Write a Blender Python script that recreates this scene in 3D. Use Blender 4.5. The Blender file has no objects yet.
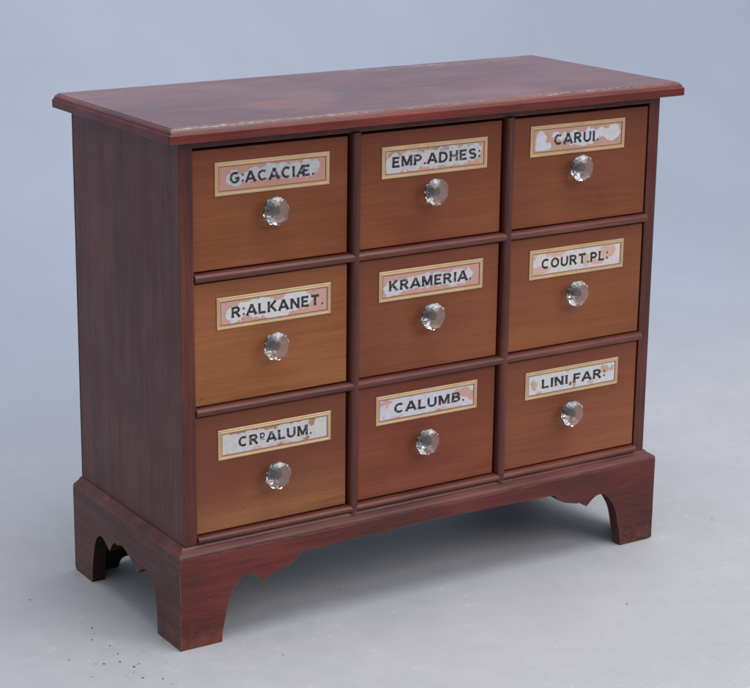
import bpy, bmesh, math, random
import numpy as np
from mathutils import Vector, Matrix
random.seed(7)
SC = bpy.context.scene
COL = SC.collection

# ------------------------------------------------------------ camera
CAM = (-0.84567, -1.64760, 0.84152)
YAW, PITCH, ROLL, FPX, PX, PY = -0.541167, -0.265769, 0.002405, 1957.478, 307.109, 327.094
def cam_axes():
    fw = Vector((-math.sin(YAW)*math.cos(PITCH), math.cos(YAW)*math.cos(PITCH), math.sin(PITCH)))
    r = Vector((math.cos(YAW), math.sin(YAW), 0)); u = r.cross(fw)
    return math.cos(ROLL)*r+math.sin(ROLL)*u, -math.sin(ROLL)*r+math.cos(ROLL)*u, fw
_r, _u, _f = cam_axes()
cd = bpy.data.cameras.new('camera'); cam = bpy.data.objects.new('camera', cd); COL.objects.link(cam)
M = Matrix((( _r.x, _u.x, -_f.x), (_r.y, _u.y, -_f.y), (_r.z, _u.z, -_f.z))).to_4x4()
M.translation = CAM; cam.matrix_world = M
cd.sensor_fit = 'HORIZONTAL'; cd.sensor_width = 36; cd.lens = FPX/750*36
cd.shift_x = (375-PX)/750; cd.shift_y = (PY-344)/750
cd.clip_start = .05; cd.clip_end = 60
SC.camera = cam

# ------------------------------------------------------------ light
w = bpy.data.worlds.new('World'); SC.world = w; w.use_nodes = True
bg = w.node_tree.nodes['Background']; wn = w.node_tree.nodes; wl = w.node_tree.links
# overcast surroundings: bright overhead, dim towards the horizon
_tc = wn.new('ShaderNodeTexCoord'); _sp = wn.new('ShaderNodeSeparateXYZ'); _mr = wn.new('ShaderNodeMapRange')
wl.new(_tc.outputs['Generated'], _sp.inputs[0]); wl.new(_sp.outputs[2], _mr.inputs['Value']); _mr.interpolation_type = 'SMOOTHSTEP'
_mr.inputs['From Min'].default_value = .0; _mr.inputs['From Max'].default_value = .75
_mr.inputs['To Min'].default_value = .16; _mr.inputs['To Max'].default_value = .85
wl.new(_mr.outputs[0], bg.inputs['Strength']); bg.inputs['Color'].default_value = (.90, .94, 1.0, 1)
def area(name, loc, target, size, power, col):
    l = bpy.data.lights.new(name, 'AREA'); l.shape = 'RECTANGLE'; l.size, l.size_y = size; l.energy = power; l.color = col
    o = bpy.data.objects.new(name, l); COL.objects.link(o); o.location = loc
    o.rotation_euler = (Vector(target)-Vector(loc)).to_track_quat('-Z', 'Y').to_euler(); return o
area('softbox_overhead', (0.7, -0.4, 3.8), (0.5, 0.4, 0), (3.2, 2.4), 88, (1, .97, .95))
area('softbox_front', (1.5, -3.0, 2.5), (0.4, 0.3, 0.2), (2.6, 2.0), 70, (1, .965, .93))
SC.view_settings.view_transform = 'Standard'; SC.view_settings.look = 'None'
SC.view_settings.exposure = 0.0; SC.view_settings.gamma = 1
SC.render.engine = 'CYCLES'

# ------------------------------------------------------------ node helpers
def s2l(c):
    return tuple(((x/255)/12.92 if x/255 <= .04045 else (((x/255)+.055)/1.055)**2.4) for x in c)+(1,)
class NT:
    def __init__(s, name):
        s.m = bpy.data.materials.new(name); s.m.use_nodes = True; s.t = s.m.node_tree
        s.b = s.t.nodes['Principled BSDF']; s.out = s.t.nodes['Material Output']
    def n(s, typ, **kw):
        o = s.t.nodes.new(typ)
        for k, v in kw.items():
            if k.startswith('i_'): s.put(o.inputs[k[2:].replace('_', ' ')], v)
            else: setattr(o, k, v)
        return o
    def put(s, sock, v):
        if isinstance(v, bpy.types.NodeSocket): s.t.links.new(v, sock)
        else: sock.default_value = v
    def coords(s, scale=(1, 1, 1), rnd=True, kind='Object', off=(0,0,0)):
        tc = s.n('ShaderNodeTexCoord'); mp = s.n('ShaderNodeMapping'); s.put(mp.inputs['Vector'], tc.outputs[kind])
        mp.inputs['Scale'].default_value = scale; mp.inputs['Location'].default_value = off
        if not rnd: return mp.outputs[0]
        oi = s.n('ShaderNodeObjectInfo'); mu = s.math('MULTIPLY', oi.outputs['Random'], 37.0)
        ad = s.n('ShaderNodeVectorMath', operation='ADD'); s.put(ad.inputs[0], mp.outputs[0]); s.put(ad.inputs[1], mu); return ad.outputs[0]
    def noise(s, vec, scale, detail=4, rough=.55, dist=0.):
        o = s.n('ShaderNodeTexNoise'); s.put(o.inputs['Vector'], vec)
        for k, v in (('Scale', scale), ('Detail', detail), ('Roughness', rough), ('Distortion', dist)): o.inputs[k].default_value = v
        return o.outputs['Fac']
    def math(s, op, a, b=0., clamp=False):
        o = s.n('ShaderNodeMath', operation=op, use_clamp=clamp); s.put(o.inputs[0], a); s.put(o.inputs[1], b); return o.outputs[0]
    def ramp(s, fac, stops):
        o = s.n('ShaderNodeValToRGB'); s.put(o.inputs[0], fac); e = o.color_ramp.elements
        while len(e) < len(stops): e.new(.5)
        for q, (p, c) in zip(e, stops): q.position = p; q.color = c if len(c) == 4 else tuple(c)+(1,)
        return o.outputs[0]
    def step(s, fac, a, b):
        o = s.n('ShaderNodeMapRange'); o.interpolation_type = 'SMOOTHSTEP'; s.put(o.inputs['Value'], fac)
        o.inputs['From Min'].default_value = a; o.inputs['From Max'].default_value = b; return o.outputs[0]
    def mix(s, fac, a, b, mode='MIX'):
        o = s.n('ShaderNodeMix', data_type='RGBA', blend_type=mode); s.put(o.inputs[0], fac); s.put(o.inputs[6], a); s.put(o.inputs[7], b); return o.outputs[2]
    def bump(s, h, strength, dist=.001, normal=None):
        o = s.n('ShaderNodeBump'); o.inputs['Strength'].default_value = strength; o.inputs['Distance'].default_value = dist
        s.put(o.inputs['Height'], h)
        if normal: s.put(o.inputs['Normal'], normal)
        return o.outputs[0]

def edge_mask(t, radius):
    bv = t.n('ShaderNodeBevel', samples=4); bv.inputs['Radius'].default_value = radius
    ge = t.n('ShaderNodeNewGeometry'); d = t.n('ShaderNodeVectorMath', operation='DOT_PRODUCT')
    t.put(d.inputs[0], bv.outputs[0]); t.put(d.inputs[1], ge.outputs['True Normal'])
    return t.math('SUBTRACT', 1., d.outputs['Value'], True)

def wood(name, dark, mid, light, axis='x', rough=.38, edge=.5, edgecol=(150, 105, 85), fade=None, foot=0., scuff=.25, spec=.38, zmix=None, coat=.0, band=1., gain=1.15, cloud=1.):
    """mahogany: long grain on one axis, fine pores, broad tone changes, worn edges"""
    t = NT(name)
    L = {'x': (1, 9, 9), 'z': (9, 9, 1), 'y': (9, 1, 9)}[axis]
    v = t.coords(L)
    g1 = t.noise(v, 4.0, 5, .6, .35); g2 = t.noise(t.coords({'x': (.3, 9, 9), 'z': (9, 9, .3), 'y': (9, .3, 9)}[axis]), 30, 4, .7, .1)
    F = {'x': (3, 140, 140), 'z': (140, 140, 3), 'y': (140, 3, 140)}[axis]
    g3 = t.noise(t.coords(F), 9, 2, .6)
    big = t.noise(t.coords((1, 1, 1)), 5.5, 2, .5, .5)
    dev = lambda x, k: t.math('MULTIPLY', t.math('SUBTRACT', x, .5), k)
    f = t.math('ADD', t.math('ADD', dev(g1, .50*band), .55), dev(g2, .46*band))
    f = t.math('ADD', f, t.math('ADD', dev(big, .40*cloud), dev(g3, .24*band)))
    c = t.ramp(f, [(.40, s2l(dark)), (.55, s2l(mid)), (.70, s2l(light))])
    if zmix:   # (z low, z high, colour): blends to a darker red towards the top
        ge = t.n('ShaderNodeTexCoord'); sp = t.n('ShaderNodeSeparateXYZ'); t.put(sp.inputs[0], ge.outputs['Object'])
        z = t.math('ADD', sp.outputs[2], t.math('MULTIPLY', t.math('SUBTRACT', big, .5), .12))
        c = t.mix(t.math('MULTIPLY', t.step(z, zmix[0], zmix[1]), zmix[3] if len(zmix) > 3 else .7), c, s2l(zmix[2]))
    # shallow dents and hairline scratches with dirt in them
    mps = t.n('ShaderNodeMapping'); t.put(mps.inputs[0], t.coords((1, 1, 1))); mps.inputs['Rotation'].default_value = (.2, .5, .1); mps.inputs['Scale'].default_value = (6, 60, 60)
    hs = t.math('MULTIPLY', t.step(t.noise(mps.outputs[0], 9, 2, .5, .4), .70, .73), t.step(t.noise(t.coords((1, 1, 1)), 18, 2, .5), .48, .6))
    c = t.mix(t.math('MULTIPLY', hs, .40), c, s2l(tuple(x*.62 for x in dark)))
    pores = t.step(t.noise(t.coords(F), 30, 1, .5), .62, .75)
    c = t.mix(t.math('MULTIPLY', pores, .5*min(1, band+.1)), c, s2l(tuple(x*.5 for x in dark)))
    wv = t.coords((1, 1, 1))
    if foot:
        tc = t.n('ShaderNodeNewGeometry'); sp = t.n('ShaderNodeSeparateXYZ'); t.put(sp.inputs[0], tc.outputs['Position'])
        near = t.step(sp.outputs[2], .035, .0)
        k = t.math('MULTIPLY', near, t.step(t.noise(wv, 90, 5, .7), .42, .62))
        c = t.mix(t.math('MULTIPLY', k, foot), c, s2l((128, 88, 66)))
    if scuff:
        sc_ = t.step(t.noise(t.coords((1, 1, 1)), 170, 5, .75), .66, .72)
        reg = t.step(t.noise(wv, 14, 2, .5), .5, .66)
        c = t.mix(t.math('MULTIPLY', t.math('MULTIPLY', sc_, reg), scuff), c, s2l((190, 150, 125)))
    if edge:
        em = t.math('MULTIPLY', edge_mask(t, .0016), 3.5, True)
        em = t.math('MULTIPLY', em, t.step(t.noise(wv, 60, 4, .7), .38, .6))
        c = t.mix(t.math('MULTIPLY', em, edge), c, s2l(edgecol))
    c = t.mix(1., c, (gain, gain, gain*.98, 1), 'MULTIPLY')
    t.put(t.b.inputs['Base Color'], c)
    r = t.math('ADD', rough, t.math('MULTIPLY', t.math('SUBTRACT', t.noise(wv, 22, 4, .6), .5), .30))
    t.put(t.b.inputs['Roughness'], r); t.b.inputs['Specular IOR Level'].default_value = spec
    t.b.inputs['Coat Weight'].default_value = coat; t.b.inputs['Coat Roughness'].default_value = .22
    t.put(t.b.inputs['Normal'], t.bump(t.math('ADD', g3, t.math('MULTIPLY', g2, .6)), .16, .0006))
    return t.m

# --- materials
M_SIDE = wood('mahogany_side', (60, 32, 27), (84, 46, 39), (104, 60, 50), 'z', .42, .5, band=1., cloud=.45, scuff=.1)
M_STILE = wood('mahogany_stile', (56, 26, 22), (76, 34, 28), (98, 47, 37), 'z', .38, .5, scuff=.15)
M_BEAD = wood('mahogany_bead', (68, 34, 29), (88, 46, 39), (110, 62, 52), 'x', .36, .6, (168, 130, 120), scuff=.3)
M_BEADV = wood('mahogany_mullion', (54, 27, 24), (72, 37, 32), (92, 50, 42), 'z', .38, .6, (150, 110, 98), scuff=.4)
M_BASEF = wood('mahogany_base', (50, 22, 21), (86, 34, 30), (112, 52, 43), 'x', .40, .75, (165, 115, 88), foot=.3, scuff=.3, band=.7)
M_BASES = wood('mahogany_base_side', (54, 30, 27), (74, 41, 37), (98, 58, 50), 'y', .44, .7, (150, 105, 85), foot=.35, scuff=.25)
M_MOULD = wood('mahogany_moulding', (68, 34, 32), (90, 46, 42), (112, 64, 57), 'x', .36, .8, (178, 140, 122), scuff=.35)
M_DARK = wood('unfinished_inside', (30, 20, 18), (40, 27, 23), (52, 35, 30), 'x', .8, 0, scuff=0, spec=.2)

def top_material():
    t = NT('mahogany_top')
    v = t.coords((1, 7, 7), False)
    g = t.math('ADD', t.math('MULTIPLY', t.noise(v, 4, 5, .6, .7), .6), t.math('MULTIPLY', t.noise(v, 22, 4, .6), .4))
    c = t.ramp(g, [(.35, s2l((66, 24, 22))), (.52, s2l((92, 36, 30))), (.7, s2l((118, 52, 42)))])
    w3 = t.coords((1, 1, 1), False)
    bloom = t.step(t.noise(w3, 6, 4, .6, .6), .40, .66)          # old bloomed wax
    c = t.mix(t.math('MULTIPLY', bloom, .16), c, s2l((140, 104, 104)))
    orange = t.step(t.noise(t.coords((1, 1.6, 1), False, off=(3, 1, 0)), 5, 3, .6), .56, .70)
    c = t.mix(t.math('MULTIPLY', orange, .3), c, s2l((158, 92, 72)))
    tc = t.n('ShaderNodeTexCoord'); sp = t.n('ShaderNodeSeparateXYZ'); t.put(sp.inputs[0], tc.outputs['Object'])
    x, y, z = sp.outputs
    nz = t.noise(t.coords((1, 1.5, 1), False), 75, 6, .8); ns = t.noise(t.coords((1, 2.5, 1), False), 9, 3, .6)
    # y in local coordinates: front edge of the slab is at -0.142
    band = t.math('MULTIPLY', t.step(y, -.1290, -.1352), t.step(z, .0126, .0135))
    nz = t.noise(t.coords((1, 4, 1), False), 130, 6, .85)
    rub = t.math('MULTIPLY', band, t.step(nz, .47, .62)); rub = t.math('MULTIPLY', rub, t.step(ns, .36, .58))
    c = t.mix(t.math('MULTIPLY', rub, .42), c, s2l((208, 196, 204)))
    rb = t.math('MULTIPLY', t.math('MULTIPLY', t.step(y, .085, .115), t.step(t.noise(t.coords((1, 3, 1), False), 40, 6, .75), .53, .6)), t.step(x, -.05, .12))
    c = t.mix(t.math('MULTIPLY', rb, .35), c, s2l((210, 180, 172)))
    em = t.math('MULTIPLY', edge_mask(t, .0014), 3., True); em = t.math('MULTIPLY', em, t.step(nz, .42, .56))
    c = t.mix(t.math('MULTIPLY', em, .3), c, s2l((140, 88, 84)))
    t.put(t.b.inputs['Base Color'], c)
    r = t.math('ADD', .30, t.math('MULTIPLY', t.noise(w3, 16, 5, .65), .28)); r = t.math('ADD', r, t.math('MULTIPLY', rub, .2))
    t.put(t.b.inputs['Roughness'], r); t.b.inputs['Specular IOR Level'].default_value = .5; t.b.inputs['Coat Weight'].default_value = .6; t.b.inputs['Coat Roughness'].default_value = .18
    t.put(t.b.inputs['Normal'], t.bump(t.math('ADD', t.noise(t.coords((4, 120, 120), False), 9, 2, .6), t.math('MULTIPLY', nz, .5)), .12, .0006))
    return t.m
M_TOP = top_material()
M_EDGE = wood('mahogany_top_edge', (70, 24, 21), (92, 32, 27), (112, 44, 36), 'x', .34, .4, scuff=.2)

def drawer_mat(i, dark, mid, light, zm):
    g_ = 1.12 if i % 3 == 0 else 1.08
    return wood('drawer_mahogany_%s' % 'abcdefghi'[i], dark, mid, light, 'x', .44, .35, (120, 72, 50), spec=.25, scuff=.22 if i != 6 else .5, band=.5, cloud=1.1, zmix=zm, gain=g_)
MD = [
 drawer_mat(0, (100, 54, 34), (120, 68, 40), (140, 84, 50), (.01, .075, (102, 50, 36), .6)),
 drawer_mat(1, (98, 50, 33), (116, 62, 40), (134, 76, 49), (.0, .08, (96, 46, 35), .5)),
 drawer_mat(2, (96, 50, 33), (115, 63, 40), (132, 77, 49), (.0, .08, (96, 46, 36), .5)),
 drawer_mat(3, (108, 60, 38), (132, 80, 48), (150, 96, 60), (.04, .11, (112, 60, 42), .5)),
 drawer_mat(4, (104, 55, 38), (122, 68, 45), (138, 80, 54), (.0, .09, (102, 51, 39), .4)),
 drawer_mat(5, (102, 54, 36), (120, 68, 43), (136, 82, 52), (.0, .09, (103, 52, 39), .4)),
 drawer_mat(6, (104, 58, 40), (132, 84, 54), (154, 104, 70), (-.035, .03, (102, 54, 40), .85)),
 drawer_mat(7, (100, 50, 37), (118, 61, 43), (135, 75, 52), (.0, .09, (100, 49, 38), .4)),
 drawer_mat(8, (102, 54, 38), (124, 70, 48), (140, 84, 58), (.0, .09, (100, 52, 40), .4)),
]
def simple(name, col, rough=.5, metal=0., coat=0., noisy=.12, nsc=60):
    t = NT(name); v = t.coords((1, 1, 1)); n = t.noise(v, nsc, 4, .65)
    c = s2l(col); d = tuple(x*(1-noisy*2.2) for x in c[:3])+(1,); l = tuple(min(1, x*(1+noisy)) for x in c[:3])+(1,)
    t.put(t.b.inputs['Base Color'], t.ramp(n, [(.35, d), (.65, l)]))
    t.b.inputs['Roughness'].default_value = rough; t.b.inputs['Metallic'].default_value = metal
    t.b.inputs['Coat Weight'].default_value = coat; t.b.inputs['Coat Roughness'].default_value = .08
    return t.m
M_GILT = simple('gilt_border', (194, 164, 122), .36, .2, .3, .05, 40)
M_RED = simple('red_inner_line', (124, 62, 44), .5, 0, .2)
def ink_mat():
    t = NT('black_label_paint'); v = t.coords((1, 1, 1))
    n = t.noise(v, 420, 5, .75)
    t.put(t.b.inputs['Base Color'], t.mix(t.step(n, .56, .61), s2l((24, 23, 30)), s2l((140, 132, 134)))); t.b.inputs['Roughness'].default_value = .4
    return t.m
M_INK = ink_mat()
def panel_mat():
    t = NT('painted_glass_label')
    a = t.n('ShaderNodeAttribute', attribute_name='pigment'); t.put(t.b.inputs['Base Color'], a.outputs['Color'])
    t.b.inputs['Roughness'].default_value = .45; t.b.inputs['Coat Weight'].default_value = .3; t.b.inputs['Coat Roughness'].default_value = .1
    return t.m
M_PANEL = panel_mat()
g = NT('faceted_glass'); g.b.inputs['Base Color'].default_value = (.965, .97, .975, 1); g.b.inputs['Roughness'].default_value = .03
g.b.inputs['IOR'].default_value = 1.42; g.b.inputs['Transmission Weight'].default_value = .945; M_GLASS = g.m
M_BOLT = simple('dark_iron_bolt', (48, 46, 48), .5, .3)
M_GRIT = simple('dark_grit', (88, 84, 88), .9)

def floor_mat():
    t = NT('painted_floor_paper')
    ge = t.n('ShaderNodeNewGeometry'); sp = t.n('ShaderNodeSeparateXYZ'); t.put(sp.inputs[0], ge.outputs['Position'])
    P = ge.outputs['Position']
    a = t.noise(P, 1.6, 4, .6); b = t.noise(P, 34, 5, .7); c_ = t.noise(P, 9, 4, .65)
    yy = t.math('ADD', sp.outputs[1], t.math('MULTIPLY', t.math('SUBTRACT', a, .5), .5))
    grey = t.ramp(t.math('ADD', t.math('MULTIPLY', c_, .5), t.math('MULTIPLY', b, .5)), [(.35, s2l((167, 169, 175))), (.62, s2l((176, 177, 183)))])
    blue = t.ramp(a, [(.35, s2l((154, 162, 179))), (.65, s2l((161, 169, 186)))])
    c = t.mix(t.step(yy, .05, 1.3), grey, blue)
    near = t.step(yy, .9, .35)
    # pale worn flecks, thin scratches, a few small dark pits
    fl = t.math('MULTIPLY', t.step(t.noise(P, 70, 6, .8), .585, .68), t.step(t.noise(P, 9, 3, .6), .42, .62))
    c = t.mix(t.math('MULTIPLY', t.math('MULTIPLY', fl, near), .7), c, s2l((206, 207, 212)))
    mp = t.n('ShaderNodeMapping'); t.put(mp.inputs[0], P); mp.inputs['Rotation'].default_value = (0, 0, .5); mp.inputs['Scale'].default_value = (3, 22, 1)
    s1 = t.math('MULTIPLY', t.step(t.noise(mp.outputs[0], 12, 5, .7, 1.5), .62, .68), t.step(t.noise(P, 12, 2, .5), .5, .62))
    c = t.mix(t.math('MULTIPLY', t.math('MULTIPLY', s1, near), .65), c, s2l((208, 210, 216)))
    c = t.mix(t.math('MULTIPLY', t.step(t.noise(P, 420, 3, .7), .5, .75), .16), c, s2l((130, 134, 144)))
    vo = t.n('ShaderNodeTexVoronoi'); t.put(vo.inputs['Vector'], P); vo.inputs['Scale'].default_value = 46
    pit = t.math('MULTIPLY', t.step(vo.outputs['Distance'], .075, .03), t.step(t.noise(P, 11, 2, .5), .60, .68))
    c = t.mix(t.math('MULTIPLY', t.math('MULTIPLY', pit, near), .55), c, s2l((92, 94, 104)))
    t.put(t.b.inputs['Base Color'], c); t.b.inputs['Roughness'].default_value = .62; t.b.inputs['Specular IOR Level'].default_value = .35
    mp2 = t.n('ShaderNodeMapping'); t.put(mp2.inputs[0], P); mp2.inputs['Rotation'].default_value = (.5, .6, .7); mp2.inputs['Scale'].default_value = (2.0, 1.2, 1.2)
    n1 = t.bump(t.math('MULTIPLY', t.noise(mp2.outputs[0], 2.0, 1, .4, .3), t.step(yy, .6, 1.4)), .30, .04)
    t.put(t.b.inputs['Normal'], t.bump(t.math('MULTIPLY', b, near), .10, .001, n1))
    return t.m
M_FLOOR = floor_mat()

# ------------------------------------------------------------ mesh helpers
ORG = {}
def obj(name, bm, mats, parent=None, origin=(0, 0, 0), bevel=0., seg=2, smooth=False, label=None):
    """bm is in world coordinates; the object's origin goes to `origin`"""
    bmesh.ops.recalc_face_normals(bm, faces=bm.faces)
    for v in bm.verts: v.co -= Vector(origin)
    me = bpy.data.meshes.new(name); bm.to_mesh(me); bm.free()
    for m in (mats if isinstance(mats, (list, tuple)) else [mats]): me.materials.append(m)
    o = bpy.data.objects.new(name, me); COL.objects.link(o)
    if smooth:
        for p in me.polygons: p.use_smooth = True
    ORG[o] = Vector(origin)
    if parent: o.parent = parent; o.location = Vector(origin)-ORG[parent]
    else: o.location = origin
    if bevel:
        b = o.modifiers.new('soft_edges', 'BEVEL'); b.width = bevel; b.segments = seg; b.limit_method = 'ANGLE'; b.angle_limit = math.radians(35)
    if label: o['label'] = label
    return o
def add_box(bm, x0, x1, y0, y1, z0, z1, mi=0):
    vs = [bm.verts.new((x, y, z)) for x in (x0, x1) for y in (y0, y1) for z in (z0, z1)]
    for f in ((0, 1, 3, 2), (4, 6, 7, 5), (0, 4, 5, 1), (2, 3, 7, 6), (0, 2, 6, 4), (1, 5, 7, 3)):
        bm.faces.new([vs[i] for i in f]).material_index = mi
def box(*a):
    bm = bmesh.new(); add_box(bm, *a); return bm
def ring_stack(rings, caps=True):
    bm = bmesh.new(); R = [[bm.verts.new(p) for p in r] for r in rings]
    n = len(R[0])
    for a, b in zip(R, R[1:]):
        for i in range(n): bm.faces.new((a[i], a[(i+1) % n], b[(i+1) % n], b[i]))
    if caps: bm.faces.new(R[0]); bm.faces.new(R[-1])
    return bm
def rrect(x0, x1, y0, y1, z, r=.002, n=3):
    pts = []
    for cx, cy, a0 in ((x1-r, y1-r, 0), (x0+r, y1-r, 90), (x0+r, y0+r, 180), (x1-r, y0+r, 270)):
        for k in range(n+1):
            a = math.radians(a0+90*k/n); pts.append((cx+r*math.cos(a), cy+r*math.sin(a), z))
    return pts
def spline(pts, n=5):
    """Catmull-Rom through pts; a point given twice is a sharp cusp"""
    runs, cur = [], [pts[0]]
    for p in pts[1:]:
        if p == cur[-1]: runs.append(cur); cur = [p]
        else: cur.append(p)
    runs.append(cur); out = []
    for r in runs:
        P = [Vector((a, b, 0)) for a, b in r]
        if len(P) == 2: out += [tuple(P[0][:2]), tuple(P[1][:2])]; continue
        P = [2*P[0]-P[1]]+P+[2*P[-1]-P[-2]]
        for i in range(1, len(P)-2):
            for k in range(n):
                t = k/n; a, b, c, d = P[i-1:i+3]
                q = .5*((2*b)+(c-a)*t+(2*a-5*b+4*c-d)*t*t+(3*b-a-3*c+d)*t**3); out.append((q.x, q.y))
        out.append((P[-2].x, P[-2].y))
    res = [out[0]]
    for p in out[1:]:
        if abs(p[0]-res[-1][0])+abs(p[1]-res[-1][1]) > 1e-5: res.append(p)
    return res

# ------------------------------------------------------------ setting: floor and backdrop
bm = bmesh.new(); add = [(-7, -5), (9, -5), (9, .75), (-7, .75)]
bm.faces.new([bm.verts.new((x, y, 0)) for x, y in add])
fl = obj('floor', bm, M_FLOOR); fl['kind'] = 'structure'
bm = bmesh.new(); rows = [(.75, 0.)]
for k in range(1, 25):
    a = math.radians(90*k/24); rows.append((.75+1.5*math.sin(a), 1.5*(1-math.cos(a))))
rows += [(2.25, 2.4), (2.25, 3.8)]
prev = None
for y, z in rows:
    cur = [bm.verts.new((x, y, z)) for x in (-7, 9)]
    if prev: bm.faces.new((prev[0], prev[1], cur[1], cur[0]))
    prev = cur
bd = obj('backdrop', bm, M_FLOOR, smooth=True); bd['kind'] = 'structure'

# ------------------------------------------------------------ cabinet
W, D, ZB, ZT = .600, .2466, .1085, .5220
OX, OY, OB = .0180, .0185, .0067
C0 = (.3, .1233, 0)
root = bpy.data.objects.new('apothecary_cabinet', None); COL.objects.link(root); root.location = C0; ORG[root] = Vector(C0)
root.empty_display_size = .1
root['label'] = 'small mahogany apothecary cabinet of nine labelled drawers with glass knobs on shaped bracket feet'
root['category'] = 'cabinet'
def part(name, bm, mat, org, **k): return obj(name, bm, mat, root, org, **k)

# top slab with moulded edge
pr = [(0, 0), (-.0006, .0004), (-.0006, .0080), (0, .0088), (.0008, .0092), (.0016, .0112), (.0030, .0130), (.0044, .0139), (.0052, .0140), (.0056, .0147)]
rings = [rrect(-OX+i, W+OX-i, -OY+i, D+OB-i*.4, ZT+h, .0022) for i, h in pr]
tb = ring_stack(rings)
for f in tb.faces:
    f.normal_update()
    if f.calc_center_median().z < ZT+.0110: f.material_index = 1
part('top_board', tb, [M_TOP, M_EDGE], (.3, .1233, ZT))
# carcass
part('side_panel', box(0, .0145, 0, D-.004, .095, ZT), M_SIDE, (.007, .12, .3), bevel=.0008)
part('side_panel', box(W-.0145, W, 0, D-.004, .095, ZT), M_STILE, (W-.007, .12, .3), bevel=.0008)
part('front_stile', box(-.0003, .0142, -.0028, -.0002, ZB, ZT-.0002), M_STILE, (.007, 0, .3), bevel=.0006) 
part('back_panel', box(.001, W-.001, D-.0035, D, .095, ZT-.001), M_DARK, (.3, D, .3))
part('bottom_board', box(.0147, W-.0147, .012, D-.0045, .098, .108), M_DARK, (.3, .12, .1))
part('top_rail', box(.0147, W-.0147, -.0010, .014, .5135, ZT-.0003), M_STILE, (.3, 0, .517), bevel=.0008)
def half_round(x0, x1, y, depth, z0, z1, n=10, back=.02, axis='x'):
    """bead: rounded nose projecting to y-depth"""
    prof = [(back, z0)]; zc, hz = (z0+z1)/2, (z1-z0)/2
    for k in range(n+1):
        a = -math.pi/2+math.pi*k/n; prof.append((y-depth*math.cos(a)**.8 if abs(math.cos(a)) > 1e-6 else y, zc+hz*math.sin(a)))
    prof.append((back, z1)); bm = bmesh.new()
    A = [bm.verts.new((x0, p, q) if axis == 'x' else (q, p, x0)) for p, q in prof]
    B = [bm.verts.new((x1, p, q) if axis == 'x' else (q, p, x1)) for p, q in prof]
    n_ = len(A)
    for i in range(n_): bm.faces.new((A[i], A[(i+1) % n_], B[(i+1) % n_], B[i]))
    bm.faces.new(A); bm.faces.new(B); return bm
MX = [(.1957, .2062), (.3878, .3985)]
cols = [(.0150, .1935), (.2073, .3860), (.3998, .5850)]
beads = [(.3800, .3892), (.2428, .2520)]
for z0, z1 in beads:
    for (x0, x1) in ((.0147, .2005), (.2005, .3930), (.3930, .5853)):
        part('drawer_divider', half_round(x0, x1, -.0004, .0052, z0, z1), M_BEAD, ((x0+x1)/2, 0, z0), bevel=.0004)
for x0, x1 in MX:
    part('mullion', half_round(.1086, .5133, .0004, .0063, x0, x1, axis='z'), M_BEADV, ((x0+x1)/2, 0, .3))
part('bottom_bead', half_round(.0147, .5853, -.0004, .0050, .1087, .1163), M_BEAD, (.3, 0, .11), bevel=.0004)
# base: moulding ring, front and side bracket boards, rear brackets
B = .0105
prm = [(.0125, .0982), (0, .0982), (0, .1000), (.0005, .1012), (.0016, .1024), (.0036, .1036), (.0056, .1048), (.0072, .1058), (.0080, .1070), (.0092, .1084), (.0190, .1084), (.0190, .0975)]
def u_ring(prof):
    bm = bmesh.new(); rows = []
    for i, z in prof:
        rows.append([bm.verts.new(p) for p in ((-B+i, D, z), (-B+i, -B+i, z), (W+B-i, -B+i, z), (W+B-i, D, z))])
    n = len(rows)
    for k in range(n):
        a, b = rows[k], rows[(k+1) % n]
        for j in range(3): bm.faces.new((a[j], a[j+1], b[j+1], b[j]))
    bm.faces.new([r[0] for r in rows]); bm.faces.new([r[3] for r in rows]); return bm
bpm = part('base_moulding', u_ring(prm), M_MOULD, (.3, .12, .1), bevel=.0005)
TH = .0150
front_half = [(.0375, 0.), (.0385, .012), (.0415, .025), (.0462, .044), (.0550, .0605), (.0660, .0680), (.0755, .0655), (.0860, .0568)]
front_mid = [(.0860, .0568), (.0905, .0605), (.1000, .0640), (.1180, .0685), (.1270, .0735), (.1320, .0790), (.1380, .0800)]
def prism_front(top, y0, y1, outline, mitre):
    pts = outline+[(x, top) for x in (outline[-1][0], outline[0][0])]
    bm = bmesh.new(); A, Bk = [], []
    for x, z in pts:
        A.append(bm.verts.new((x, y0, z)))
        xb = x
        if mitre and x < -B+.0002: xb = -B+TH
        if mitre and x > W+B-.0002: xb = W+B-TH
        Bk.append(bm.verts.new((xb, y1, z)))
    n = len(pts)
    for i in range(n): bm.faces.new((A[i], A[(i+1) % n], Bk[(i+1) % n], Bk[i]))
    bm.faces.new(A); bm.faces.new(Bk); return bm
R_ = W
left = [(-B, .0025), (-B+.0008, .0008), (-B+.0028, 0.)]+spline(front_half)
lm = spline(front_mid)
mid = [(.20, .0815), (.30, .0832), (.40, .0815)]
rt = [(R_-x-(.003 if x > .07 else -.0005 if x < .05 else 0), z+(.001 if .06 < x < .1 else 0)) for x, z in reversed(left[3:]+lm[1:])]
outline = left+lm[1:]+mid+rt+[(W+B-.008, 0.), (W+B-.0040, .0012), (W+B-.0014, .0042), (W+B-.0002, .0085), (W+B, .014)]
part('front_bracket_board', prism_front(.0981, -B, -B+TH, outline, True), M_BASEF, (.3, 0, .05), bevel=.0006)
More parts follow.
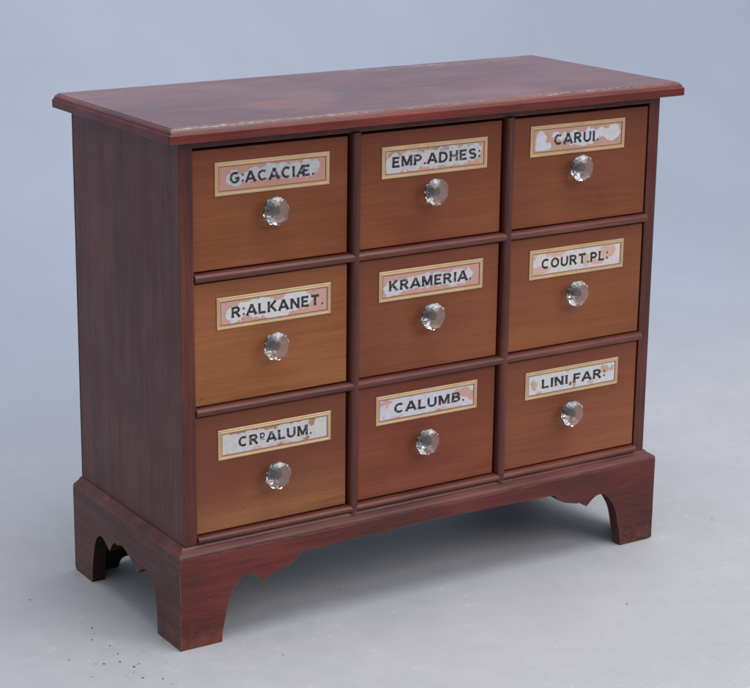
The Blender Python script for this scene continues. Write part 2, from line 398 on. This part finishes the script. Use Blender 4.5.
side_pts = [(.0415, 0.), (.0419, .0151), (.0430, .0283), (.0465, .0442), (.0557, .0560), (.0675, .0617), (.0780, .0585), (.0868, .0521), (.0868, .0521),
 (.0950, .0570), (.1046, .0626), (.1200, .0690), (.1290, .0690), (.1342, .0657), (.1342, .0657), (.1400, .0672), (.1474, .0629), (.1544, .0530), (.1544, .0530), (.1610, .0565), (.1708, .0622), (.1802, .0619), (.1891, .0540), (.1953, .0378), (.1989, .0212), (.2017, 0.)]
so = [(-B, .0025), (-B+.0008, .0008), (-B+.0028, 0.)]+spline(side_pts)+[(D-.0045, 0.), (D-.001, .0022), (D, .006)]
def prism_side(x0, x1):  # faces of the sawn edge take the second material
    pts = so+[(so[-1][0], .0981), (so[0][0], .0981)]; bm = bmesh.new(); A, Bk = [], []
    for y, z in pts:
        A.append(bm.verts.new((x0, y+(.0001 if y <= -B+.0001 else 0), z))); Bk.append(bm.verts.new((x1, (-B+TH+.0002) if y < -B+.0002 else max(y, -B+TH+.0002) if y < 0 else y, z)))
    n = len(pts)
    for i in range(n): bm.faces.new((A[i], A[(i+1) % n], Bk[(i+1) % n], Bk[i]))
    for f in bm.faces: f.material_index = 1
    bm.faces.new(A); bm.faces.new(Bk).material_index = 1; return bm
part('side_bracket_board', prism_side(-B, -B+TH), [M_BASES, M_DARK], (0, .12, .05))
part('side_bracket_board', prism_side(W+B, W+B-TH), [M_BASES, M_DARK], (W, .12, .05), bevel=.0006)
rear = spline([(.034, 0.), (.036, .006), (.040, .010), (.050, .012), (.056, .016), (.064, .030), (.075, .044), (.088, .050), (.100, .060), (.118, .088)])
for mir in (0, 1):
    o_ = [(.0048, 0.)]+rear
    if mir: o_ = [(W-x, z) for x, z in reversed(o_)]
    part('rear_bracket', prism_front(.0981, D-.019, D-.0045, o_, False), M_DARK, (.06+mir*.48, D, .05))

# ------------------------------------------------------------ drawers
rows_z = [(.3898, .5118), (.2526, .3792), (.1172, .2422)]
plates = [(.0393, .1710, .4633, .4972), (.2333, .3664, .4615, .4951), (.4212, .5515, .4668, .5008),
          (.0399, .1730, .3287, .3621), (.2314, .3641, .3314, .3646), (.4256, .5576, .3310, .3645),
          (.0402, .1739, .1925, .2248), (.2295, .3610, .1971, .2297), (.4255, .5573, .1945, .2268)]
knobs = [(.1027, .4450), (.2945, .4447), (.4845, .4519), (.1019, .3069), (.2926, .3117), (.4859, .3118), (.1034, .1692), (.2900, .1733), (.4842, .1736)]
words = [('G:ACACIÆ.', .13, .86, .325), ('EMP.ADHES:', .10, .93, .325), ('CARUI.', .25, .715, .34), ('R:ALKANET.', .13, .93, .325), ('KRAMERIA.', .10, .885, .325),
         ('COURT.PL:', .13, .83, .33), ('CR ALUM.', .18, .825, .33), ('CALUMB.', .18, .87, .325), ('LINI,FAR:', .18, .86, .325)]
descr = ['top left drawer with pink label reading G:ACACIÆ.', 'top middle drawer with flaking label reading EMP.ADHES:', 'top right drawer with patched pink label reading CARUI.',
 'lighter orange drawer with pink label reading R:ALKANET.', 'centre drawer with pink label reading KRAMERIA.', 'drawer with blotched white label reading COURT.PL:',
 'scuffed drawer with chipped white label reading CRD ALUM.', 'drawer with clean white label reading CALUMB.', 'drawer with speckled white label reading LINI,FAR:']

def vnoise(u, v, seed, oct=4):
    """smooth value noise on arrays"""
    out = 0; amp = 1; tot = 0
    for o in range(oct):
        rs = np.random.RandomState(seed*13+o); G = rs.rand(97, 97)
        a = u*2**o; b = v*2**o; i = np.floor(a).astype(int); j = np.floor(b).astype(int); fa = a-i; fb = b-j
        fa = fa*fa*(3-2*fa); fb = fb*fb*(3-2*fb); i %= 96; j %= 96
        out = out+amp*((G[i, j]*(1-fa)+G[(i+1) % 96, j]*fa)*(1-fb)+(G[i, (j+1) % 96]*(1-fa)+G[(i+1) % 96, (j+1) % 96]*fa)*fb)
        tot += amp; amp *= .55
    return out/tot
def lin(c): return np.array(s2l(c)[:3])
# pigment of each label: ground colour, patch colour, patch ellipses in (u, v) plate units: (u, v, ru, rv)
PINK, WHITE = (204, 142, 126), (204, 202, 206)
LAB = [
 dict(g=(190, 140, 126), p=(190, 190, 196), e=[(.17, .47, .065, .22), (.27, .50, .10, .14), (.40, .56, .14, .20), (.52, .62, .16, .22), (.66, .56, .14, .24), (.80, .58, .09, .24), (.87, .6, .04, .2)]),
 dict(g=(204, 158, 140), p=(202, 200, 204), e=[(.12, .42, .08, .35), (.28, .46, .14, .30), (.45, .48, .15, .30), (.62, .52, .15, .34), (.78, .56, .12, .34), (.88, .6, .06, .25)]),
 dict(g=(198, 156, 138), p=(214, 216, 224), e=[(.11, .48, .055, .325), (.16, .34, .06, .16), (.27, .62, .06, .12), (.48, .56, .20, .15), (.53, .40, .13, .18), (.63, .52, .10, .26), (.80, .60, .13, .14), (.87, .56, .07, .28), (.83, .45, .04, .16)]),
 dict(g=(204, 156, 144), p=(218, 216, 216), e=[(.16, .42, .08, .26), (.28, .56, .14, .24), (.40, .54, .12, .28), (.53, .40, .14, .26), (.66, .56, .13, .28), (.72, .68, .08, .2), (.76, .52, .07, .2)]),
 dict(g=(204, 154, 144), p=(208, 206, 212), e=[(.14, .40, .09, .26), (.28, .5, .14, .20), (.44, .52, .16, .22), (.60, .50, .16, .22), (.75, .50, .12, .26), (.84, .52, .06, .18)]),
 dict(g=(216, 212, 208), p=(214, 174, 156), e=[(.12, .28, .10, .13), (.28, .80, .10, .10), (.60, .40, .03, .2), (.83, .62, .08, .26), (.72, .3, .07, .10), (.06, .75, .03, .1)]),
 dict(g=(206, 204, 204), p=(172, 128, 106), e=[(.20, .86, .09, .08), (.33, .84, .05, .06), (.46, .84, .09, .09), (.83, .80, .04, .20), (.66, .86, .08, .05), (.78, .24, .03, .07), (.12, .9, .05, .07), (.55, .17, .02, .06)]),
 dict(g=(208, 208, 216), p=(204, 160, 148), e=[(.10, .72, .06, .10), (.88, .62, .05, .20), (.80, .64, .05, .12), (.93, .5, .035, .2), (.6, .13, .14, .05), (.25, .14, .08, .04), (.36, .88, .03, .04)]),
 dict(g=(212, 212, 214), p=(198, 168, 142), e=[(.10, .5, .035, .18), (.30, .55, .02, .10), (.52, .35, .02, .16), (.86, .62, .05, .16), (.93, .6, .02, .1), (.15, .22, .03, .05), (.44, .82, .03, .06), (.7, .25, .03, .05)]),
]
def panel_mesh(i, x0, x1, z0, z1, y, bx, bz):
    nx, nz = 264, 60
    X = np.linspace(0, 1, nx+1); Z = np.linspace(0, 1, nz+1); U, V = np.meshgrid(X, Z, indexing='ij')
    pu = bx+(1-2*bx)*U; pv = bz+(1-2*bz)*V        # plate units
    L = LAB[i]; d = np.full(U.shape, 9.)
    wu = (vnoise(pu*28, pv*7, 3+i, 4)-.5); wv = (vnoise(pu*28+40, pv*7+9, 31+i, 4)-.5)
    for (a, b, ra, rb) in L['e']:
        d = np.minimum(d, np.sqrt(((pu-a+wu*.04)/ra)**2+((pv-b+wv*.24)/rb)**2))
    k = np.clip((1.05-d)/.10, 0, 1)[..., None]
    col = lin(L['g'])*(1-k)+lin(L['p'])*k
    col = col*(1+(vnoise(pu*40, pv*10, 71+i, 4)-.5)[..., None]*.22)
    if i < 5:      # darker cracks inside the white touch-up paint, greyish halo round the letters
        cr = np.abs(vnoise(pu*60, pv*16, 90+i, 3)-.5); m = (np.clip((.022-cr)/.016, 0, 1)*.34)[..., None]*k; col = col*(1-m)+lin((128, 112, 108))*m
    if i in (1, 5, 6, 8):
        sp = vnoise(pu*110, pv*28, 50+i, 2); m = (np.clip((sp-.80)/.05, 0, 1)*.75)[..., None]; col = col*(1-m)+lin((150, 104, 86))*m
    if i == 1:
        m = (np.clip((.05-np.abs(pv-.80+wv*.35-.03*pu))/.02, 0, 1)*.6*(vnoise(pu*20, pv*3, 7, 2) > .42))[..., None]; col = col*(1-m)+lin((120, 110, 116))*m
    if i in (6, 7):
        m = (np.clip((.10-pv+bz+.06*wu*4)/.04, 0, 1)*.35*(vnoise(pu*12, pv*2, 17+i, 2) > .5))[..., None]; col = col*(1-m)+lin((196, 120, 104))*m
    if i < 5:
        m = (np.clip(1-np.abs(d-1.03)/.07, 0, 1)*.45*(vnoise(pu*26, pv*7, 5+i, 2) > .40))[..., None]; col = col*(1-m)+lin((134, 112, 108))*m
    me = bpy.data.meshes.new('label_panel')
    vx = x0+(x1-x0)*U; vz = z0+(z1-z0)*V
    co = np.stack([vx, np.full(U.shape, y), vz], -1).reshape(-1, 3)
    org = np.array([(x0+x1)/2, y, (z0+z1)/2]); co = co-org
    n1 = nz+1; idx = np.arange((nx+1)*n1).reshape(nx+1, n1)
    q = np.stack([idx[:-1, :-1], idx[1:, :-1], idx[1:, 1:], idx[:-1, 1:]], -1).reshape(-1, 4)
    me.from_pydata(co.tolist(), [], q.tolist())
    at = me.color_attributes.new('pigment', 'FLOAT_COLOR', 'POINT')
    col = col*.86
    at.data.foreach_set('color', np.concatenate([np.clip(col, 0, 1).reshape(-1, 3), np.ones((co.shape[0], 1))], 1).astype(np.float32).ravel())
    me.materials.append(M_PANEL)
    return me, Vector(org.tolist())

def frame_bm(x0, x1, z0, z1, y, t, bw):
    """gilt border with a bevelled outside edge and a thin red line inside"""
    sec = [(0, 0, 1), (.0000, t*.5, 1), (.0004, t*.7, 1), (.0009, t, 0), (.0022, t, 0), (.0027, t*.7, 0), (.0032, t, 0), (bw-.0008, t, 0), (bw-.0007, t*.85, 1), (bw, t*.72, 1), (bw, 0, 1)]
    bm = bmesh.new(); R = []
    for i, h, m in sec:
        R.append([bm.verts.new(p) for p in ((x0+i, y-h, z0+i), (x1-i, y-h, z0+i), (x1-i, y-h, z1-i), (x0+i, y-h, z1-i))])
    for k in range(len(R)-1):
        for j in range(4):
            bm.faces.new((R[k][j], R[k][(j+1) % 4], R[k+1][(j+1) % 4], R[k+1][j])).material_index = sec[k+1][2]
    return bm
def arc(cx, cy, rx, ry, a0, a1, n=12):
    return [(cx+rx*math.cos(math.radians(a0+(a1-a0)*k/n)), cy+ry*math.sin(math.radians(a0+(a1-a0)*k/n))) for k in range(n+1)]
# sign-painter's block capitals: cap height 1, each a width and stroke centre lines
s_ = .09
GLY = {
 'A': (.92, [[(.02, 0), (.46, 1.0)], [(.46, 1.0), (.90, 0)], [(.2, .30), (.72, .30)]]),
 'B': (.76, [[(s_, 0), (s_, 1)], [(s_, 1-s_), (.42, 1-s_)]+arc(.42, .725, .22, .185, 90, -90)+[(s_, .54)], [(s_, .50), (.44, .50)]+arc(.44, .295, .25, .205, 90, -90)+[(s_, s_)]]),
 'C': (.84, [arc(.46, .5, .37, .41, 48, 312, 20)]),
 'D': (.84, [[(s_, 0), (s_, 1)], [(s_, 1-s_), (.36, 1-s_)]+arc(.36, .5, .39, .41, 90, -90, 16)+[(s_, s_)]]),
 'E': (.70, [[(s_, 0), (s_, 1)], [(s_, 1-s_), (.68, 1-s_)], [(s_, .51), (.60, .51)], [(s_, s_), (.70, s_)]]),
 'F': (.66, [[(s_, 0), (s_, 1)], [(s_, 1-s_), (.66, 1-s_)], [(s_, .50), (.58, .50)]]),
 'G': (.88, [arc(.46, .5, .37, .41, 48, 330, 20)+[(.80, .44)], [(.50, .44), (.88, .44)]]),
 'H': (.82, [[(s_, 0), (s_, 1)], [(.73, 0), (.73, 1)], [(s_, .51), (.73, .51)]]),
 'I': (.20, [[(.10, 0), (.10, 1)]]),
 'K': (.84, [[(s_, 0), (s_, 1)], [(s_, .36), (.74, 1)], [(.32, .56), (.80, 0)]]),
 'L': (.66, [[(s_, 0), (s_, 1)], [(s_, s_), (.66, s_)]]),
 'M': (1.0, [[(s_, 0), (s_, 1)], [(.91, 0), (.91, 1)], [(.12, .97), (.50, .08)], [(.50, .08), (.88, .97)]]),
 'N': (.84, [[(s_, 0), (s_, 1)], [(.75, 0), (.75, 1)], [(.12, .95), (.72, .05)]]),
 'O': (.92, [arc(.46, .5, .37, .41, 0, 360, 26)]),
 'P': (.74, [[(s_, 0), (s_, 1)], [(s_, 1-s_), (.40, 1-s_)]+arc(.40, .68, .25, .23, 90, -90)+[(s_, .45)]]),
 'R': (.82, [[(s_, 0), (s_, 1)], [(s_, 1-s_), (.42, 1-s_)]+arc(.42, .70, .24, .21, 90, -90)+[(s_, .49)], [(.40, .48), (.76, 0)]]),
 'S': (.76, [arc(.38, .715, .27, .195, 25, 270, 14)+arc(.38, .295, .28, .205, 90, -155, 14)]),
 'T': (.80, [[(.40, 0), (.40, 1)], [(0, 1-s_), (.80, 1-s_)]]),
 'U': (.82, [[(s_, 1), (s_, .38)]+arc(.41, .38, .32, .29, 180, 360, 14)+[(.73, 1)]]),
 'Æ': (1.2, [[(.02, 0), (.56, 1.0)], [(.62, 0), (.62, 1)], [(.24, .325), (.62, .325)], [(.56, 1-s_), (1.18, 1-s_)], [(.62, .51), (1.08, .51)], [(.62, s_), (1.2, s_)]]),
 '.': (.20, [[(.10, 0), (.10, .19)]]),
 ',': (.22, [[(.12, .17), (.04, -.18)]]),
 ':': (.20, [[(.10, .10), (.10, .29)], [(.10, .62), (.10, .81)]]),
}
def stroke(bm, pts, hw, y, xf):
    """one painted stroke as a thin strip, mitred along its centre line"""
    P = [Vector((a, b)) for a, b in pts]
    P = [p for j, p in enumerate(P) if j == 0 or (p-P[j-1]).length > 1e-3]; n = len(P); Lf, Rt = [], []; flare = [1]*n
    if n == 2 and (P[1]-P[0]).length > .3: P = [P[0].lerp(P[1], q) for q in (0, .14, .3, .7, .86, 1)]; n = 6; flare = [1.38, 1.08, 1, 1, 1.08, 1.38]
    else: flare = [1]*n
    for i in range(n):
        d0 = (P[i]-P[i-1]).normalized() if i else (P[1]-P[0]).normalized()
        d1 = (P[i+1]-P[i]).normalized() if i < n-1 else d0
        if n > 2 and i == 0: d0 = d1
        m = (d0+d1)
        if m.length < 1e-4: m = d1.copy()
        m.normalize(); nn = Vector((-m.y, m.x)); k = hw*flare[i]/max(.5, nn.dot(Vector((-d1.y, d1.x))))
        Lf.append(xf(P[i]+nn*k, y)); Rt.append(xf(P[i]-nn*k, y))
    L_ = [bm.verts.new(p) for p in Lf]; R2 = [bm.verts.new(p) for p in Rt]
    for i in range(n-1): bm.faces.new((L_[i], L_[i+1], R2[i+1], R2[i]))
def lettering(i, body, px0, px1, pz0, pz1, u0, u1, hcap, y):
    """letters set one by one with the wobble of hand lettering, wide and bold"""
    seq = [('C', 1, 0), ('R', 1, 0), ('D', .52, .48)]+[(c, 1, 0) for c in 'ALUM.'] if body.startswith('CR ') else [(c, 1, 0) for c in body]
    rs = random.Random(40+i); gap = lambda a: .22 if a.isalpha() else .17
    tot = sum(GLY[c][0]*s+gap(c) for c, s, u in seq)-gap(seq[-1][0])
    k = (px1-px0)*(u1-u0)/tot; H = (pz1-pz0)*hcap
    bm = bmesh.new(); x = px0+(px1-px0)*u0; zb = (pz0+pz1)/2-H/2; lay = 0
    for ch, s, up in seq:
        wd, st = GLY[ch]; jz = rs.uniform(-.00025, .00025); js = rs.uniform(.98, 1.03); ra = rs.uniform(-.03, .03)
        def xf(p, yy, x=x): return (x+p.x*s*k-(p.y*s)*H*ra, yy, zb+jz+(p.y*s*js+up)*H)
        hw = (.110 if ch.isalpha() else .085) if s == 1 else .13
        for q in st:
            stroke(bm, q, hw, y-.00006-.000012*(lay % 6), xf); lay += 1
        if s < 1: add_box(bm, x, x+wd*s*k, y-.0002, y-.00004, zb+.34*H-.0002, zb+.34*H+.0003)
        x += (wd*s+gap(ch))*k
    return bm
def knob_bm(kx, y, kz, i):
    """eight-sided cut-glass knob: neck, flared back, girdle, facetted crown, flat table; iron bolt inside"""
    rs = random.Random(900+i); bm = bmesh.new(); ph = rs.uniform(0, .78); tx, tz = rs.uniform(-.06, .06), rs.uniform(-.05, .05); n = 9
    prof = [(.0000, .0066, 0), (.0050, .0060, 0), (.0078, .0125, 0), (.0100, .0147, 0), (.0130, .0148, 0), (.0166, .0112, 0), (.0180, .0075, 0)]
    R = []
    for dd, r, sh in prof:
        R.append([bm.verts.new((kx+dd*tx+r*math.cos(ph+(j+sh)*2*math.pi/n), y-dd, kz+r*math.sin(ph+(j+sh)*2*math.pi/n))) for j in range(n)])
    sh = [p[2] for p in prof]
    for k in range(len(R)-1):
        a, b = R[k], R[k+1]
        for j in range(n):
            j2 = (j+1) % n
            if sh[k] == sh[k+1]: bm.faces.new((a[j], a[j2], b[j2], b[j]))
            elif sh[k+1] > sh[k]: bm.faces.new((a[j], a[j2], b[j])); bm.faces.new((a[j2], b[j2], b[j]))
            else: bm.faces.new((a[j], a[j2], b[j2])); bm.faces.new((a[j], b[j2], b[j]))
    bm.faces.new(R[0]); bm.faces.new(R[-1])
    bmesh.ops.recalc_face_normals(bm, faces=bm.faces)
    A = [bm.verts.new((kx+.0026*math.cos(j*.6283), y-.001, kz+.0026*math.sin(j*.6283))) for j in range(10)]
    Bq = [bm.verts.new((kx+.0036*math.cos(j*.6283), y-.0090, kz+.0036*math.sin(j*.6283))) for j in range(10)]
    for j in range(10): bm.faces.new((A[j], A[(j+1) % 10], Bq[(j+1) % 10], Bq[j])).material_index = 1
    bm.faces.new(A[::-1]).material_index = 1; bm.faces.new(Bq).material_index = 1
    return bm
for i in range(9):
    c, r = i % 3, i//3
    x0, x1 = cols[c]; z0, z1 = rows_z[r]
    fy = [.0012, .0016, .0008, .0004, .0014, .0012, .0006, .0016, .0010][i]
    gl, gr = (.0004, .0012) if c != 0 else (.0003, .0010)
    bm = box(x0+gl, x1-gr, fy, fy+.014, z0+.0008, z1-(.0016 if r == 0 else .0008))
    add_box(bm, x0+.003, x1-.003, fy+.0141, .225, z0+.002, z1-.018)
    org = ((x0+x1)/2, fy, (z0+z1)/2-.03)
    dr = part('drawer', bm, MD[i], org, bevel=.0007, label=descr[i])
    dr.rotation_euler = (0, math.radians([.10, -.08, .12, -.10, .06, .1, -.12, .08, -.06][i]), math.radians([.12, -.10, .16, .05, -.12, .1, -.08, .12, .06][i]))
    p0, p1, q0, q1 = plates[i]; t = .0011; bw = .0052
    ang = [-.004, .006, .0, .003, 0, .004, -.006, .004, .003][i]
    cx_, cz_ = (p0+p1)/2, (q0+q1)/2
    fr = obj('label_frame', frame_bm(p0, p1, q0, q1, fy, t, bw), [M_GILT, M_RED], dr, (cx_, fy, cz_))
    me, o0 = panel_mesh(i, p0+bw-.0001, p1-bw+.0001, q0+bw-.0001, q1-bw+.0001, fy-.0006, bw/(p1-p0), bw/(q1-q0))
    po = bpy.data.objects.new('label_panel', me); COL.objects.link(po); po.parent = dr; po.location = o0-ORG[dr]
    wd, u0, u1, hc = words[i]
    obj('lettering', lettering(i, wd, p0, p1, q0, q1, u0, u1, hc, fy-.0006), M_INK, dr, (cx_, fy-.001, cz_))
    kx, kz = knobs[i]
    kb = knob_bm(kx, fy-.0001, kz, i)
    for v in kb.verts: v.co -= Vector((kx, fy, kz))
    kme = bpy.data.meshes.new('knob'); kb.to_mesh(kme); kb.free(); kme.materials.append(M_GLASS); kme.materials.append(M_BOLT)
    ko = bpy.data.objects.new('knob', kme); COL.objects.link(ko); ko.parent = dr; ko.location = Vector((kx, fy, kz))-ORG[dr]

# ------------------------------------------------------------ grit on the floor
GR = [(-.0633, .0893), (-.0679, .0744), (-.0664, .0390), (-.0678, .0174), (-.0743, -.0008), (-.0673, -.0185), (-.0599, -.0148), (-.0901, .0031), (-.0833, -.0331), (-.0708, -.0457),
      (-.0549, -.0578), (-.0524, -.0724), (-.0131, .0245), (-.1164, .0296), (-.0760, .0619), (.0749, -.0700), (.4592, -.1474), (.2133, .0431), (-.0897, .1906), (.7120, -.0028)]
rs = random.Random(5)
GR += [(rs.gauss(-.075, .03), rs.gauss(.0, .05)) for _ in range(12)]+[(rs.uniform(-.15, 1.0), rs.uniform(-.35, .3)) for _ in range(8)]
bm = bmesh.new()
for k, (x, y) in enumerate(GR):
    s = (.0008 if k < 20 else .00045)*rs.uniform(.6, 1.25)
    r = bmesh.ops.create_icosphere(bm, subdivisions=1, radius=s)
    a = rs.uniform(0, 3.14); st = rs.uniform(1, 2.2)
    for v in r['verts']:
        v.co = (x+v.co.x*st*math.cos(a)-v.co.y*math.sin(a), y+v.co.x*st*math.sin(a)+v.co.y*math.cos(a), .0002+s*.4+v.co.z*.45*rs.uniform(.8, 1.2))
gr = obj('floor_grit', bm, M_GRIT); gr['kind'] = 'stuff'; gr['label'] = 'scattered dark grit on the pale grey floor'; gr['category'] = 'grit'
